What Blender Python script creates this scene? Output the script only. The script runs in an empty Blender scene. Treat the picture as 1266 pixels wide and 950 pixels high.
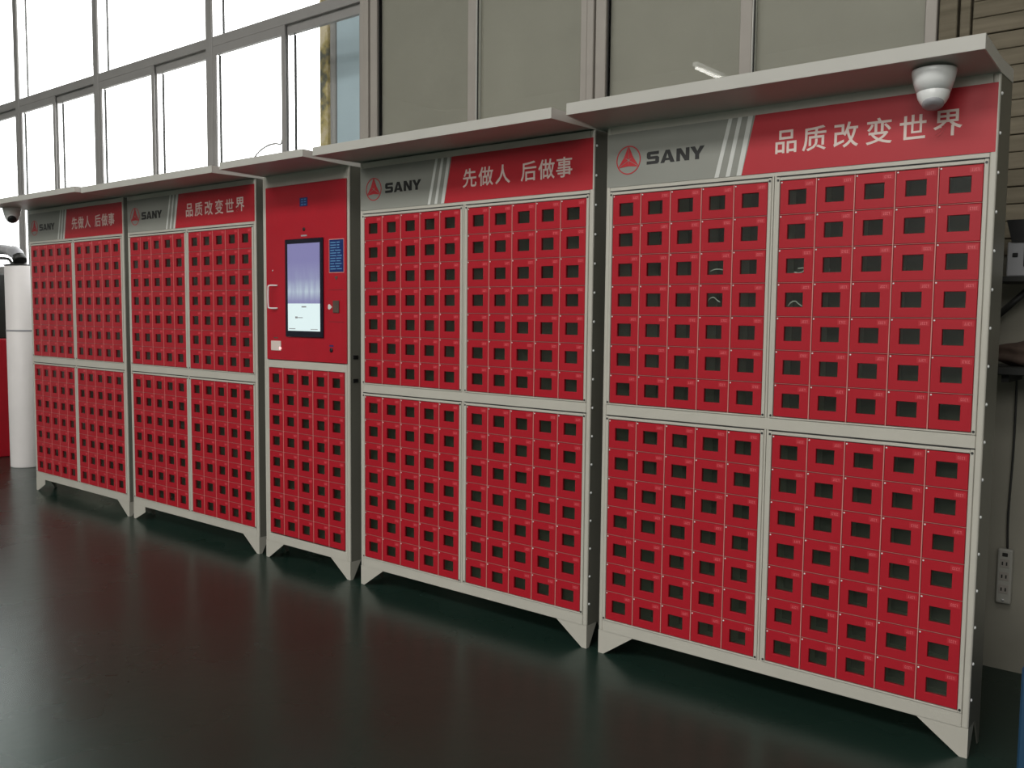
import bpy, bmesh, math, random
from mathutils import Vector, Matrix

random.seed(7)
SC = bpy.context.scene
COL = SC.collection

# ------------------------------------------------------------------ camera
cam_d = bpy.data.cameras.new('camera')
cam = bpy.data.objects.new('camera', cam_d)
COL.objects.link(cam)
YAW, PITCH, ROLL = 0.68667, -0.0783025, 0.0102888
f = Vector((-math.sin(YAW) * math.cos(PITCH), math.cos(YAW) * math.cos(PITCH), math.sin(PITCH)))
r = Vector((math.cos(YAW), math.sin(YAW), 0))
u = r.cross(f)
r2 = r * math.cos(ROLL) + u * math.sin(ROLL)
u2 = -r * math.sin(ROLL) + u * math.cos(ROLL)
m = Matrix((r2, u2, -f)).transposed().to_4x4()
m.translation = Vector((2.0647, -3.1478, 1.4154))
cam.matrix_world = m
cam_d.sensor_width = 36
cam_d.lens = 1136.17 * 36 / 1266
cam_d.shift_y = 2.107 / 1266
cam_d.clip_start = 0.05
SC.camera = cam

# ------------------------------------------------------------------ world, lights, exposure
w = bpy.data.worlds.new('overcast_sky')
SC.world = w
w.use_nodes = True
bg = w.node_tree.nodes['Background']
bg.inputs[0].default_value = (1.0, 0.995, 0.985, 1)
bg.inputs[1].default_value = 4.6


def area(name, loc, target, sx, sy, power, color=(1, 1, 1)):
    d = bpy.data.lights.new(name, 'AREA')
    d.shape = 'RECTANGLE'
    d.size = sx
    d.size_y = sy
    d.energy = power
    d.color = color
    o = bpy.data.objects.new(name, d)
    COL.objects.link(o)
    o.location = loc
    o.rotation_euler = (Vector(target) - Vector(loc)).to_track_quat('-Z', 'Y').to_euler()
    return o


area('hall_light', (-1.6, -7.55, 6.93), (-1.6, -7.55, 0), 11, 2.7, 900, (1.0, 0.98, 0.94))
area('unseen_fill_light', (2.6, -12.6, 5.2), (-1.5, 0, 1.2), 9, 3.0, 480, (1.0, 0.98, 0.94))  # added unseen fill lamp, softens the canopy shadow on the headers

SC.view_settings.view_transform = 'Standard'
SC.view_settings.look = 'None'
SC.view_settings.gamma = 1
SC.view_settings.exposure = -0.1
SC.view_settings.use_curve_mapping = False


# ------------------------------------------------------------------ materials
def mat(name, col, rough=0.5, metal=0.0, spec=0.5, noise=0.0, nscale=8.0, bump=0.0, bscale=60.0, emit=None, rvar=0.0):
    M = bpy.data.materials.new(name)
    M.use_nodes = True
    nt = M.node_tree
    b = nt.nodes['Principled BSDF']
    b.inputs['Base Color'].default_value = (*col, 1)
    b.inputs['Roughness'].default_value = rough
    b.inputs['Metallic'].default_value = metal
    b.inputs['Specular IOR Level'].default_value = spec
    tc = nt.nodes.new('ShaderNodeTexCoord')
    if noise > 0 or rvar > 0:
        n = nt.nodes.new('ShaderNodeTexNoise')
        n.inputs['Scale'].default_value = nscale
        n.inputs['Detail'].default_value = 5
        nt.links.new(tc.outputs['Object'], n.inputs['Vector'])
        if noise > 0:
            mr = nt.nodes.new('ShaderNodeMapRange')
            mr.inputs[1].default_value = 0.25
            mr.inputs[2].default_value = 0.75
            mr.inputs[3].default_value = 1 - noise
            mr.inputs[4].default_value = 1 + noise
            nt.links.new(n.outputs['Fac'], mr.inputs[0])
            mx = nt.nodes.new('ShaderNodeVectorMath')
            mx.operation = 'SCALE'
            mx.inputs[0].default_value = col
            nt.links.new(mr.outputs[0], mx.inputs['Scale'])
            nt.links.new(mx.outputs[0], b.inputs['Base Color'])
        if rvar > 0:
            m2 = nt.nodes.new('ShaderNodeMapRange')
            m2.inputs[1].default_value = 0.3
            m2.inputs[2].default_value = 0.7
            m2.inputs[3].default_value = max(rough - rvar, 0)
            m2.inputs[4].default_value = rough + rvar
            nt.links.new(n.outputs['Fac'], m2.inputs[0])
            nt.links.new(m2.outputs[0], b.inputs['Roughness'])
    if bump > 0:
        n2 = nt.nodes.new('ShaderNodeTexNoise')
        n2.inputs['Scale'].default_value = bscale
        n2.inputs['Detail'].default_value = 3
        nt.links.new(tc.outputs['Object'], n2.inputs['Vector'])
        bp = nt.nodes.new('ShaderNodeBump')
        bp.inputs['Strength'].default_value = bump
        bp.inputs['Distance'].default_value = 0.002
        nt.links.new(n2.outputs['Fac'], bp.inputs['Height'])
        nt.links.new(bp.outputs[0], b.inputs['Normal'])
    if emit:
        b.inputs['Emission Color'].default_value = (*emit[0], 1)
        b.inputs['Emission Strength'].default_value = emit[1]
    return M


def glass(name, tint, refl=0.06, rough=0.02):
    M = bpy.data.materials.new(name)
    M.use_nodes = True
    nt = M.node_tree
    nt.nodes.clear()
    out = nt.nodes.new('ShaderNodeOutputMaterial')
    t = nt.nodes.new('ShaderNodeBsdfTransparent')
    t.inputs[0].default_value = (*tint, 1)
    g = nt.nodes.new('ShaderNodeBsdfGlossy')
    g.inputs['Roughness'].default_value = rough
    lw = nt.nodes.new('ShaderNodeLayerWeight')
    lw.inputs[0].default_value = 0.5
    pw = nt.nodes.new('ShaderNodeMath')
    pw.operation = 'POWER'
    pw.inputs[1].default_value = 5
    mr = nt.nodes.new('ShaderNodeMath')
    mr.operation = 'MULTIPLY_ADD'
    mr.inputs[1].default_value = 1 - refl
    mr.inputs[2].default_value = refl
    nt.links.new(lw.outputs['Facing'], pw.inputs[0])
    mx = nt.nodes.new('ShaderNodeMixShader')
    nt.links.new(pw.outputs[0], mr.inputs[0])
    nt.links.new(mr.outputs[0], mx.inputs[0])
    nt.links.new(t.outputs[0], mx.inputs[1])
    nt.links.new(g.outputs[0], mx.inputs[2])
    nt.links.new(mx.outputs[0], out.inputs[0])
    return M


M = {}
M['frame'] = mat('grey_beige_enamel', (0.52, 0.50, 0.44), 0.38, noise=0.05, nscale=5, bump=0.15, bscale=25)
M['canopy'] = mat('canopy_enamel', (0.50, 0.49, 0.45), 0.42, noise=0.04, nscale=4)
M['cap'] = mat('pale_end_cap', (0.74, 0.72, 0.68), 0.4)
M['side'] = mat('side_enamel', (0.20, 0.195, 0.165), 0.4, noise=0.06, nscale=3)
M['red'] = mat('red_enamel', (0.43, 0.012, 0.024), 0.36, spec=0.36, noise=0.07, nscale=4, bump=0.1, bscale=18)
M['redprint'] = mat('red_print', (0.45, 0.012, 0.023), 0.45, noise=0.04, nscale=3)
M['sticker'] = mat('number_sticker_red', (0.50, 0.022, 0.036), 0.36)
M['stickerink'] = mat('number_print_pink', (0.72, 0.16, 0.18), 0.4)
M['edge'] = mat('partition_highlight_and_border_pink', (0.62, 0.27, 0.24), 0.45)  # pink paints a highlight onto the red partition edges; also the notice border
M['cell'] = mat('compartment_lining', (0.60, 0.61, 0.52), 0.6, noise=0.15, nscale=6)
M['greyprint'] = mat('grey_print', (0.27, 0.275, 0.245), 0.5, noise=0.04, nscale=3)
M['white'] = mat('white_print', (0.72, 0.70, 0.67), 0.5)
M['lightgrey'] = mat('light_stripe_print', (0.62, 0.63, 0.60), 0.5)
M['letter'] = mat('white_letter_print', (0.72, 0.60, 0.55), 0.5)
M['black'] = mat('black_print', (0.012, 0.012, 0.012), 0.5)
M['emblem'] = mat('emblem_red', (0.50, 0.02, 0.03), 0.5)
M['dark'] = mat('dark_screw_metal', (0.06, 0.06, 0.06), 0.4, metal=0.6)
M['rivet'] = mat('bright_rivet', (0.8, 0.8, 0.78), 0.25, metal=0.7)
M['pane'] = glass('clear_door_film', (0.80, 0.84, 0.80), 0.045, 0.15)
M['glass'] = glass('window_glass', (0.97, 0.98, 0.98), 0.045, 0.0)
M['alu'] = mat('window_aluminium', (0.30, 0.29, 0.28), 0.45, noise=0.05, nscale=5)
M['alubrown'] = mat('window_aluminium_warm', (0.36, 0.33, 0.295), 0.5, noise=0.06, nscale=5)
M['gasket'] = mat('rubber_and_gap_shade', (0.02, 0.02, 0.02), 0.7)  # window rubber; also paints the shade in the locker gaps
M['daylight'] = mat('painted_daylight_white', (0.85, 0.85, 0.80), 0.4)  # white stands in for daylight on the mullion sides
M['board'] = mat('beige_infill_board', (0.345, 0.325, 0.265), 0.6, noise=0.08, nscale=1.6)
M['wall'] = mat('painted_wall', (0.30, 0.285, 0.235), 0.8, noise=0.12, nscale=2.5, bump=0.2, bscale=30)
M['hall'] = mat('hall_wall', (0.50, 0.50, 0.48), 0.8, noise=0.06, nscale=1)
M['ceiling'] = mat('hall_ceiling', (0.30, 0.30, 0.29), 0.8)
M['brown_box'] = mat('brown_fabric', (0.10, 0.065, 0.05), 0.8, noise=0.2, nscale=12)
M['blackp'] = mat('black_plastic', (0.015, 0.015, 0.016), 0.35)
M['greyp'] = mat('grey_plastic', (0.36, 0.36, 0.38), 0.45)
M['whitep'] = mat('white_plastic', (0.84, 0.85, 0.84), 0.28, spec=0.6)
M['drum'] = mat('white_column_paint', (0.84, 0.80, 0.79), 0.5, noise=0.05, nscale=3)
M['blue'] = mat('blue_enamel', (0.013, 0.055, 0.115), 0.45)
M['navy'] = mat('navy_label', (0.010, 0.030, 0.15), 0.35)
M['navyink'] = mat('label_ink_blue', (0.12, 0.30, 0.55), 0.4)
M['screenblack'] = mat('screen_bezel_black', (0.008, 0.008, 0.018), 0.12)
M['strip'] = mat('power_strip_plastic', (0.40, 0.39, 0.35), 0.4)
M['steel'] = mat('dark_steel', (0.02, 0.02, 0.018), 0.5)
M['concrete'] = mat('yard_concrete', (0.4, 0.4, 0.38), 0.9, noise=0.1)
M['bluesheet'] = mat('pale_blue_sheet', (0.46, 0.57, 0.63), 0.6, noise=0.08, nscale=1.3)
M['lamp'] = mat('lamp_tube', (0.9, 0.9, 0.9), 0.4, emit=((1, 0.97, 0.9), 9.0))


def wood_mat():
    Mx = mat('weathered_board', (0.21, 0.175, 0.125), 0.8, bump=0.3, bscale=40)
    nt = Mx.node_tree
    b = nt.nodes['Principled BSDF']
    tc = nt.nodes['Texture Coordinate']
    mp = nt.nodes.new('ShaderNodeMapping')
    mp.inputs['Scale'].default_value = (1.2, 4, 14)
    n = nt.nodes.new('ShaderNodeTexNoise')
    n.inputs['Scale'].default_value = 2.5
    n.inputs['Detail'].default_value = 6
    cr = nt.nodes.new('ShaderNodeValToRGB')
    cr.color_ramp.elements[0].position = 0.3
    cr.color_ramp.elements[0].color = (0.115, 0.098, 0.064, 1)
    cr.color_ramp.elements[1].position = 0.75
    cr.color_ramp.elements[1].color = (0.20, 0.17, 0.12, 1)
    nt.links.new(tc.outputs['Object'], mp.inputs[0])
    nt.links.new(mp.outputs[0], n.inputs['Vector'])
    nt.links.new(n.outputs['Fac'], cr.inputs[0])
    nt.links.new(cr.outputs[0], b.inputs['Base Color'])
    return Mx


M['wood'] = wood_mat()


def floor_mat():
    Mx = mat('dark_green_epoxy', (0.011, 0.020, 0.017), 0.22, spec=0.34)
    nt = Mx.node_tree
    b = nt.nodes['Principled BSDF']
    b.inputs['Specular Tint'].default_value = (0.72, 1.0, 0.90, 1)
    tc = nt.nodes['Texture Coordinate']
    n = nt.nodes.new('ShaderNodeTexNoise')
    n.inputs['Scale'].default_value = 0.7
    n.inputs['Detail'].default_value = 5
    cr = nt.nodes.new('ShaderNodeValToRGB')
    cr.color_ramp.elements[0].position = 0.3
    cr.color_ramp.elements[0].color = (0.010, 0.024, 0.018, 1)
    cr.color_ramp.elements[1].position = 0.75
    cr.color_ramp.elements[1].color = (0.015, 0.036, 0.028, 1)
    mr = nt.nodes.new('ShaderNodeMapRange')
    mr.inputs[3].default_value = 0.22
    mr.inputs[4].default_value = 0.33
    nt.links.new(tc.outputs['Object'], n.inputs['Vector'])
    nt.links.new(n.outputs['Fac'], cr.inputs[0])
    nt.links.new(cr.outputs[0], b.inputs['Base Color'])
    nt.links.new(n.outputs['Fac'], mr.inputs[0])
    nt.links.new(mr.outputs[0], b.inputs['Roughness'])
    n2 = nt.nodes.new('ShaderNodeTexNoise')
    n2.inputs['Scale'].default_value = 9
    nt.links.new(tc.outputs['Object'], n2.inputs['Vector'])
    bp = nt.nodes.new('ShaderNodeBump')
    bp.inputs['Strength'].default_value = 0.25
    bp.inputs['Distance'].default_value = 0.004
    nt.links.new(n2.outputs['Fac'], bp.inputs['Height'])
    nt.links.new(bp.outputs[0], b.inputs['Normal'])
    return Mx


M['floor'] = floor_mat()


def post_mat():
    Mx = mat('peeling_yellow_paint', (0.5, 0.36, 0.12), 0.7)
    nt = Mx.node_tree
    b = nt.nodes['Principled BSDF']
    tc = nt.nodes['Texture Coordinate']
    n = nt.nodes.new('ShaderNodeTexNoise')
    n.inputs['Scale'].default_value = 9
    n.inputs['Detail'].default_value = 6
    cr = nt.nodes.new('ShaderNodeValToRGB')
    e = cr.color_ramp.elements
    e[0].position = 0.38
    e[0].color = (0.14, 0.14, 0.11, 1)
    e[1].position = 0.5
    e[1].color = (0.48, 0.38, 0.14, 1)
    k = e.new(0.62)
    k.color = (0.66, 0.56, 0.38, 1)
    nt.links.new(tc.outputs['Object'], n.inputs['Vector'])
    nt.links.new(n.outputs['Fac'], cr.inputs[0])
    nt.links.new(cr.outputs[0], b.inputs['Base Color'])
    return Mx


M['post'] = post_mat()


def display_mat():
    """lit screen picture: lilac scene with pale upright shapes, above a white page"""
    Mx = bpy.data.materials.new('lit_display')
    Mx.use_nodes = True
    nt = Mx.node_tree
    b = nt.nodes['Principled BSDF']
    b.inputs['Base Color'].default_value = (0.02, 0.02, 0.02, 1)
    b.inputs['Roughness'].default_value = 0.15
    tc = nt.nodes.new('ShaderNodeTexCoord')
    sp = nt.nodes.new('ShaderNodeSeparateXYZ')
    nt.links.new(tc.outputs['Generated'], sp.inputs[0])
    mp = nt.nodes.new('ShaderNodeMapping')
    mp.inputs['Scale'].default_value = (7, 1, 1.6)
    n = nt.nodes.new('ShaderNodeTexNoise')
    n.inputs['Scale'].default_value = 1.6
    n.inputs['Detail'].default_value = 3
    nt.links.new(tc.outputs['Generated'], mp.inputs[0])
    nt.links.new(mp.outputs[0], n.inputs['Vector'])
    # vertical weight, peak near 0.45 of the height
    gr = nt.nodes.new('ShaderNodeValToRGB')
    e = gr.color_ramp.elements
    e[0].position = 0.34
    e[0].color = (0.15, 0.15, 0.15, 1)
    e[1].position = 0.80
    e[1].color = (0, 0, 0, 1)
    k = e.new(0.45)
    k.color = (1, 1, 1, 1)
    k = e.new(0.60)
    k.color = (0.25, 0.25, 0.25, 1)
    nt.links.new(sp.outputs['Z'], gr.inputs[0])
    ml = nt.nodes.new('ShaderNodeMath')
    ml.operation = 'MULTIPLY'
    nt.links.new(n.outputs['Fac'], ml.inputs[0])
    nt.links.new(gr.outputs[0], ml.inputs[1])
    ml2 = nt.nodes.new('ShaderNodeMath')
    ml2.operation = 'MULTIPLY'
    ml2.inputs[1].default_value = 1.5
    nt.links.new(ml.outputs[0], ml2.inputs[0])
    mx = nt.nodes.new('ShaderNodeMix')
    mx.data_type = 'RGBA'
    mx.inputs[6].default_value = (0.215, 0.205, 0.41, 1)
    mx.inputs[7].default_value = (0.50, 0.60, 0.68, 1)
    nt.links.new(ml2.outputs[0], mx.inputs[0])
    gt = nt.nodes.new('ShaderNodeMath')
    gt.operation = 'GREATER_THAN'
    gt.inputs[1].default_value = 0.315
    nt.links.new(sp.outputs['Z'], gt.inputs[0])
    mx2 = nt.nodes.new('ShaderNodeMix')
    mx2.data_type = 'RGBA'
    mx2.inputs[6].default_value = (0.78, 0.93, 0.93, 1)
    nt.links.new(gt.outputs[0], mx2.inputs[0])
    nt.links.new(mx.outputs[2], mx2.inputs[7])
    nt.links.new(mx2.outputs[2], b.inputs['Emission Color'])
    b.inputs['Emission Strength'].default_value = 1.0
    return Mx


M['display'] = display_mat()


# ------------------------------------------------------------------ mesh helpers
def mesh_from(name, verts, faces):
    me = bpy.data.meshes.new(name)
    me.from_pydata([tuple(v) for v in verts], [], faces)
    me.update()
    return me


def obj(name, me, material=None, parent=None, loc=None):
    if isinstance(me, bmesh.types.BMesh):
        bm = me
        me = bpy.data.meshes.new(name)
        bm.to_mesh(me)
        bm.free()
    if material and not me.materials:
        me.materials.append(M[material] if isinstance(material, str) else material)
    o = bpy.data.objects.new(name, me)
    COL.objects.link(o)
    if parent:
        o.parent = parent
    if loc is not None:
        o.location = loc
    return o


def thing(name, loc, label, cat, group=None):
    o = bpy.data.objects.new(name, None)
    COL.objects.link(o)
    o.empty_display_size = 0.1
    o.location = loc
    return tag(o, label, cat, group)


def tag(o, label, cat, group=None):
    o['label'] = label
    o['category'] = cat
    if group:
        o['group'] = group
    return o


def bx(bm, x0, x1, y0, y1, z0, z1, bev=0.0, seg=1):
    b2 = bmesh.new() if bev > 0 else bm
    vs = [b2.verts.new((x, y, z)) for x in (x0, x1) for y in (y0, y1) for z in (z0, z1)]
    for q in ((0, 1, 3, 2), (4, 6, 7, 5), (0, 4, 5, 1), (2, 3, 7, 6), (0, 2, 6, 4), (1, 5, 7, 3)):
        b2.faces.new([vs[i] for i in q])
    if bev > 0:
        bmesh.ops.bevel(b2, geom=list(b2.edges), offset=bev, segments=seg, affect='EDGES', profile=0.5)
        tmp = bpy.data.meshes.new('t')
        b2.to_mesh(tmp)
        b2.free()
        bm.from_mesh(tmp)
        bpy.data.meshes.remove(tmp)
    return bm


def box(*a, **k):
    return bx(bmesh.new(), *a, **k)


def prism_xz(bm, pts, y0, y1):
    """polygon in x-z, extruded along y"""
    a = [bm.verts.new((p[0], y0, p[1])) for p in pts]
    b = [bm.verts.new((p[0], y1, p[1])) for p in pts]
    fs = [bm.faces.new(a), bm.faces.new(b[::-1])]
    n = len(pts)
    for i in range(n):
        fs.append(bm.faces.new((a[i], b[i], b[(i + 1) % n], a[(i + 1) % n])))
    bmesh.ops.recalc_face_normals(bm, faces=fs)
    return bm


def prism_yz(bm, pts, x0, x1):
    a = [bm.verts.new((x0, p[0], p[1])) for p in pts]
    b = [bm.verts.new((x1, p[0], p[1])) for p in pts]
    fs = [bm.faces.new(a), bm.faces.new(b[::-1])]
    n = len(pts)
    for i in range(n):
        fs.append(bm.faces.new((a[i], b[i], b[(i + 1) % n], a[(i + 1) % n])))
    bmesh.ops.recalc_face_normals(bm, faces=fs)
    return bm


def lathe(bm, prof, seg=24, mtx=None):
    rings = []
    for (rad, z) in prof:
        ring = []
        for i in range(seg):
            a = 2 * math.pi * i / seg
            v = Vector((rad * math.cos(a), rad * math.sin(a), z))
            if mtx:
                v = mtx @ v
            ring.append(bm.verts.new(v))
        rings.append(ring)
    fs = []
    for k in range(len(rings) - 1):
        for i in range(seg):
            fs.append(bm.faces.new((rings[k][i], rings[k][(i + 1) % seg], rings[k + 1][(i + 1) % seg], rings[k + 1][i])))
    fs.append(bm.faces.new(rings[0][::-1]))
    fs.append(bm.faces.new(rings[-1]))
    bmesh.ops.recalc_face_normals(bm, faces=fs)
    for q in fs[:-2]:
        q.smooth = True
    return bm


def tube(bm, pts, rad, seg=10):
    pts = [Vector(p) for p in pts]
    rings = []
    for i, p in enumerate(pts):
        t = (pts[min(i + 1, len(pts) - 1)] - pts[max(i - 1, 0)]).normalized()
        a = t.cross(Vector((0.13, 0.21, 0.97)))
        if a.length < 0.1:
            a = t.cross(Vector((1, 0, 0)))
        a.normalize()
        b = t.cross(a)
        rr = rad[i] if isinstance(rad, (list, tuple)) else rad
        rings.append([bm.verts.new(p + a * rr * math.cos(2 * math.pi * k / seg) + b * rr * math.sin(2 * math.pi * k / seg)) for k in range(seg)])
    fs = []
    for k in range(len(rings) - 1):
        for i in range(seg):
            q = bm.faces.new((rings[k][i], rings[k][(i + 1) % seg], rings[k + 1][(i + 1) % seg], rings[k + 1][i]))
            q.smooth = True
            fs.append(q)
    fs.append(bm.faces.new(rings[0][::-1]))
    fs.append(bm.faces.new(rings[-1]))
    bmesh.ops.recalc_face_normals(bm, faces=fs)
    return bm


def spline(ctrl, n=8):
    """Catmull-Rom through control points"""
    c = [Vector(p) for p in ctrl]
    c = [c[0] * 2 - c[1]] + c + [c[-1] * 2 - c[-2]]
    out = []
    for i in range(1, len(c) - 2):
        for k in range(n):
            t = k / n
            p0, p1, p2, p3 = c[i - 1], c[i], c[i + 1], c[i + 2]
            out.append(0.5 * ((2 * p1) + (p2 - p0) * t + (2 * p0 - 5 * p1 + 4 * p2 - p3) * t * t + (3 * p1 - p0 - 3 * p2 + p3) * t ** 3))
    out.append(c[-2])
    return out


# ------------------------------------------------------------------ the setting
def struct(name, me, material, parent=None):
    o = obj(name, me, material, parent)
    if parent is None:
        o['kind'] = 'structure'
    return o


WY = 0.9            # inner face of the window wall
SILL = 1.75
struct('floor', box(-16, 9, -14, 1.2, -0.1, 0), 'floor')
struct('ceiling', box(-16, 9, -14, 1.2, 7.0, 7.1), 'ceiling')
struct('wall_left', box(-16.15, -16, -14, 1.2, 0, 7.0), 'hall')
struct('wall_right', box(9, 9.15, -14, 1.2, 0, 7.0), 'hall')
struct('wall_front', box(-16, 9, -14.15, -14, 0, 7.0), 'hall')
bm = bmesh.new()
bx(bm, -16, 1.09, WY, 1.2, 0, SILL)
bx(bm, -16, 1.09, WY, 1.2, 5.1, 7.0)
bx(bm, 1.09, 9, WY + 0.015, 1.2, 0, 7.0)
wall_back = struct('wall_back', bm, 'wall')
struct('ground_outside', box(-30, 20, 1.2, 30, -0.2, -0.1), 'concrete')

# weathered boards on the wall beyond the last window
zj = 3.33
board_meshes = []
for k in range(25):
    z1 = zj - 0.0668 * k
    bmq = box(1.092, 2.9, WY - 0.002 - 0.003 * (k % 3), WY + 0.015, z1 - 0.0635, z1, bev=0.0025)
    obj('board', bmq, 'wood', wall_back)

# windows ---------------------------------------------------------------
GY = WY + 0.056      # glass plane
TZ0, TZ1 = 3.40, 3.475


def pane_mesh(x0, x1, z0, z1, y=GY, t=0.005):
    return box(x0, x1, y, y + t, z0, z1)


def gasket(x0, x1, z0, z1, y, parent, wd=0.007):
    bm = bmesh.new()
    bx(bm, x0, x0 + wd, y - 0.006, y, z0, z1)
    bx(bm, x1 - wd, x1, y - 0.006, y, z0, z1)
    bx(bm, x0 + wd, x1 - wd, y - 0.006, y, z0, z0 + wd)
    bx(bm, x0 + wd, x1 - wd, y - 0.006, y, z1 - wd, z1)
    obj('gasket', bm, 'gasket', parent)


def bead(x, z0, z1, y, parent):
    """thin dark outer bead that runs just clear of a stile"""
    obj('outer_bead', box(x, x + 0.008, y - 0.004, y + 0.012, z0, z1), 'gasket', parent)


def sash(x0, x1, z0, z1, y0, win, off):
    """one sliding sash: a frame of four rails round one pane"""
    bm = bmesh.new()
    s = 0.040
    bx(bm, x0, x0 + s, y0, y0 + 0.012, z0, z1)
    bx(bm, x1 - s, x1, y0, y0 + 0.012, z0, z1)
    bx(bm, x0 + s, x1 - s, y0, y0 + 0.028, z0, z0 + 0.06)
    bx(bm, x0 + s, x1 - s, y0, y0 + 0.028, z1 - 0.062, z1)
    fr = obj('sash', bm, 'alu', win)
    obj('pane', pane_mesh(x0 + s, x1 - s, z0 + 0.06, z1 - 0.062, y0 + 0.014), 'glass', fr)
    bead(x0 + s + off, z0 + 0.06, z1 - 0.062, y0 + 0.03, fr)


# clear bays: (left mullion right edge, right mullion left edge, meeting stile)
clear = [(-9.42, -7.66, -8.6), (-7.58, -6.07, -6.85), (-5.98, -4.30, -5.09), (-4.22, -2.545, -3.36)]
for i, (x0, x1, xm) in enumerate(clear):
    win = bpy.data.objects.new('window_%d' % (i + 1), None)
    COL.objects.link(win)
    win['kind'] = 'structure'
    # mullion to the left of the bay
    bm = box(x0 - 0.082, x0, WY, WY + 0.016, SILL, 5.1, bev=0.003)
    obj('mullion', bm, 'alu', win)
    obj('transom', box(x0, x1, WY + 0.004, WY + 0.075, TZ0, TZ1, bev=0.003), 'alu', win)
    obj('sill', box(x0, x1, WY, WY + 0.12, SILL, SILL + 0.04), 'alu', win)
    # upper fixed light, set back
    obj('pane', pane_mesh(x0, x1, TZ1, 5.1, GY), 'glass', win)
    bead(x0 + 0.052, TZ1, 5.1, GY + 0.01, win)
    # lower sliding pair
    sash(x0, xm + 0.025, SILL + 0.04, TZ0, WY + 0.006, win, 0.004)
    sash(xm - 0.02, x1, SILL + 0.04, TZ0, WY + 0.030, win, 0.045)

# bays closed off behind the glass with beige board
CY = WY + 0.020
closed = [(-2.385, -0.81, -1.612), (-0.652, 0.909, 0.091)]
for i, (x0, x1, xm) in enumerate(closed):
    win = bpy.data.objects.new('window_%d' % (i + 5), None)
    COL.objects.link(win)
    win['kind'] = 'structure'
    # wide mullion with two grooves, left of the bay
    bm = bmesh.new()
    wdt = 0.158
    bx(bm, x0 - wdt, x0 - wdt + 0.040, WY - 0.004, WY + 0.075, SILL, 5.1, bev=0.003)
    bx(bm, x0 - wdt + 0.045, x0 - 0.072, WY - 0.012, WY + 0.075, SILL, 5.1, bev=0.003)
    bx(bm, x0 - 0.066, x0 - 0.003, WY, WY + 0.075, SILL, 5.1, bev=0.003)
    bx(bm, x0 - wdt, x0 - 0.003, WY + 0.02, WY + 0.08, SILL, 5.1)
    obj('mullion', bm, 'alubrown', win)
    obj('mullion', box(xm + 0.0, xm + 0.060, WY, WY + 0.075, SILL, TZ0, bev=0.003), 'alubrown', win)
    obj('painted_daylight_strip', box(xm + 0.0602, xm + 0.0625, WY + 0.004, WY + 0.045, SILL, TZ0), 'daylight', win)  # white strip paints bright daylight onto the mullion's right face
    obj('transom', box(x0, x1, WY + 0.004, WY + 0.075, TZ0, TZ1, bev=0.003), 'alubrown', win)
    for (a, b) in ((x0, xm), (xm + 0.063, x1)):
        obj('pane', pane_mesh(a, b, SILL, TZ0, CY), 'glass', win)
        gasket(a, b, SILL, TZ0, CY, win, 0.004)
        obj('infill_board', box(a - 0.03, b, CY + 0.028, CY + 0.045, SILL, TZ0), 'board', win)
    obj('pane', pane_mesh(x0, x1, TZ1, 5.1, CY), 'glass', win)
    obj('infill_board', box(x0, x1, CY + 0.022, CY + 0.040, TZ1, 5.1), 'board', win)
win = bpy.data.objects['window_6']
obj('jamb', box(0.909, 0.955, WY, WY + 0.085, SILL, 5.1, bev=0.003), 'alubrown', win)
bm = bmesh.new()
bx(bm, 0.962, 1.030, WY + 0.006, WY + 0.09, SILL, 5.1, bev=0.003)
bx(bm, 1.040, 1.078, WY + 0.012, WY + 0.09, SILL, 5.1, bev=0.003)
bx(bm, 0.955, 1.084, WY + 0.05, WY + 0.1, SILL, 5.1)
jm = obj('jamb', bm, 'wood', win)

# things outside the window ------------------------------------------------
t = obj('yard_post', box(-3.545, -3.46, 1.38, 1.46, -0.1, 5.0, bev=0.004), 'post')
tag(t, 'narrow post of peeling yellow paint outside the fourth window bay', 'post')
t = obj('yard_pipe', lathe(bmesh.new(), [(0.034, -0.1), (0.034, 5.0)], 16), 'alu', loc=(-3.418, 1.42, 0))
tag(t, 'grey upright pipe outside the window, between yellow post and pale blue sheet', 'pipe')
bm = bmesh.new()
for k in range(3):
    xx = -3.375 + k * 0.30
    bx(bm, xx, xx + 0.294, 1.40, 1.43, -0.1, 5.0, bev=0.006)
bx(bm, -3.375, -2.65, 1.41, 1.44, -0.1, 5.0)
t = obj('cladding_sheet', bm, 'bluesheet')
tag(t, 'pale blue ribbed sheet standing outside the window beside the peeling post', 'sheet')

bm = bmesh.new()
tube(bm, spline([(-4.46, 1.40, -0.1), (-4.46, 1.40, 2.4), (-4.42, 1.40, 2.64), (-4.25, 1.40, 2.735), (-4.06, 1.40, 2.73), (-3.98, 1.40, 2.60), (-3.96, 1.40, -0.1)], 6), 0.007, 6)
t = obj('wire_hoop', bm, 'alu')
tag(t, 'thin grey wire hoop outside the window, above the kiosk canopy, left of the yellow post', 'wire')

# ------------------------------------------------------------------ lettering
_glyphs = {}


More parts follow.
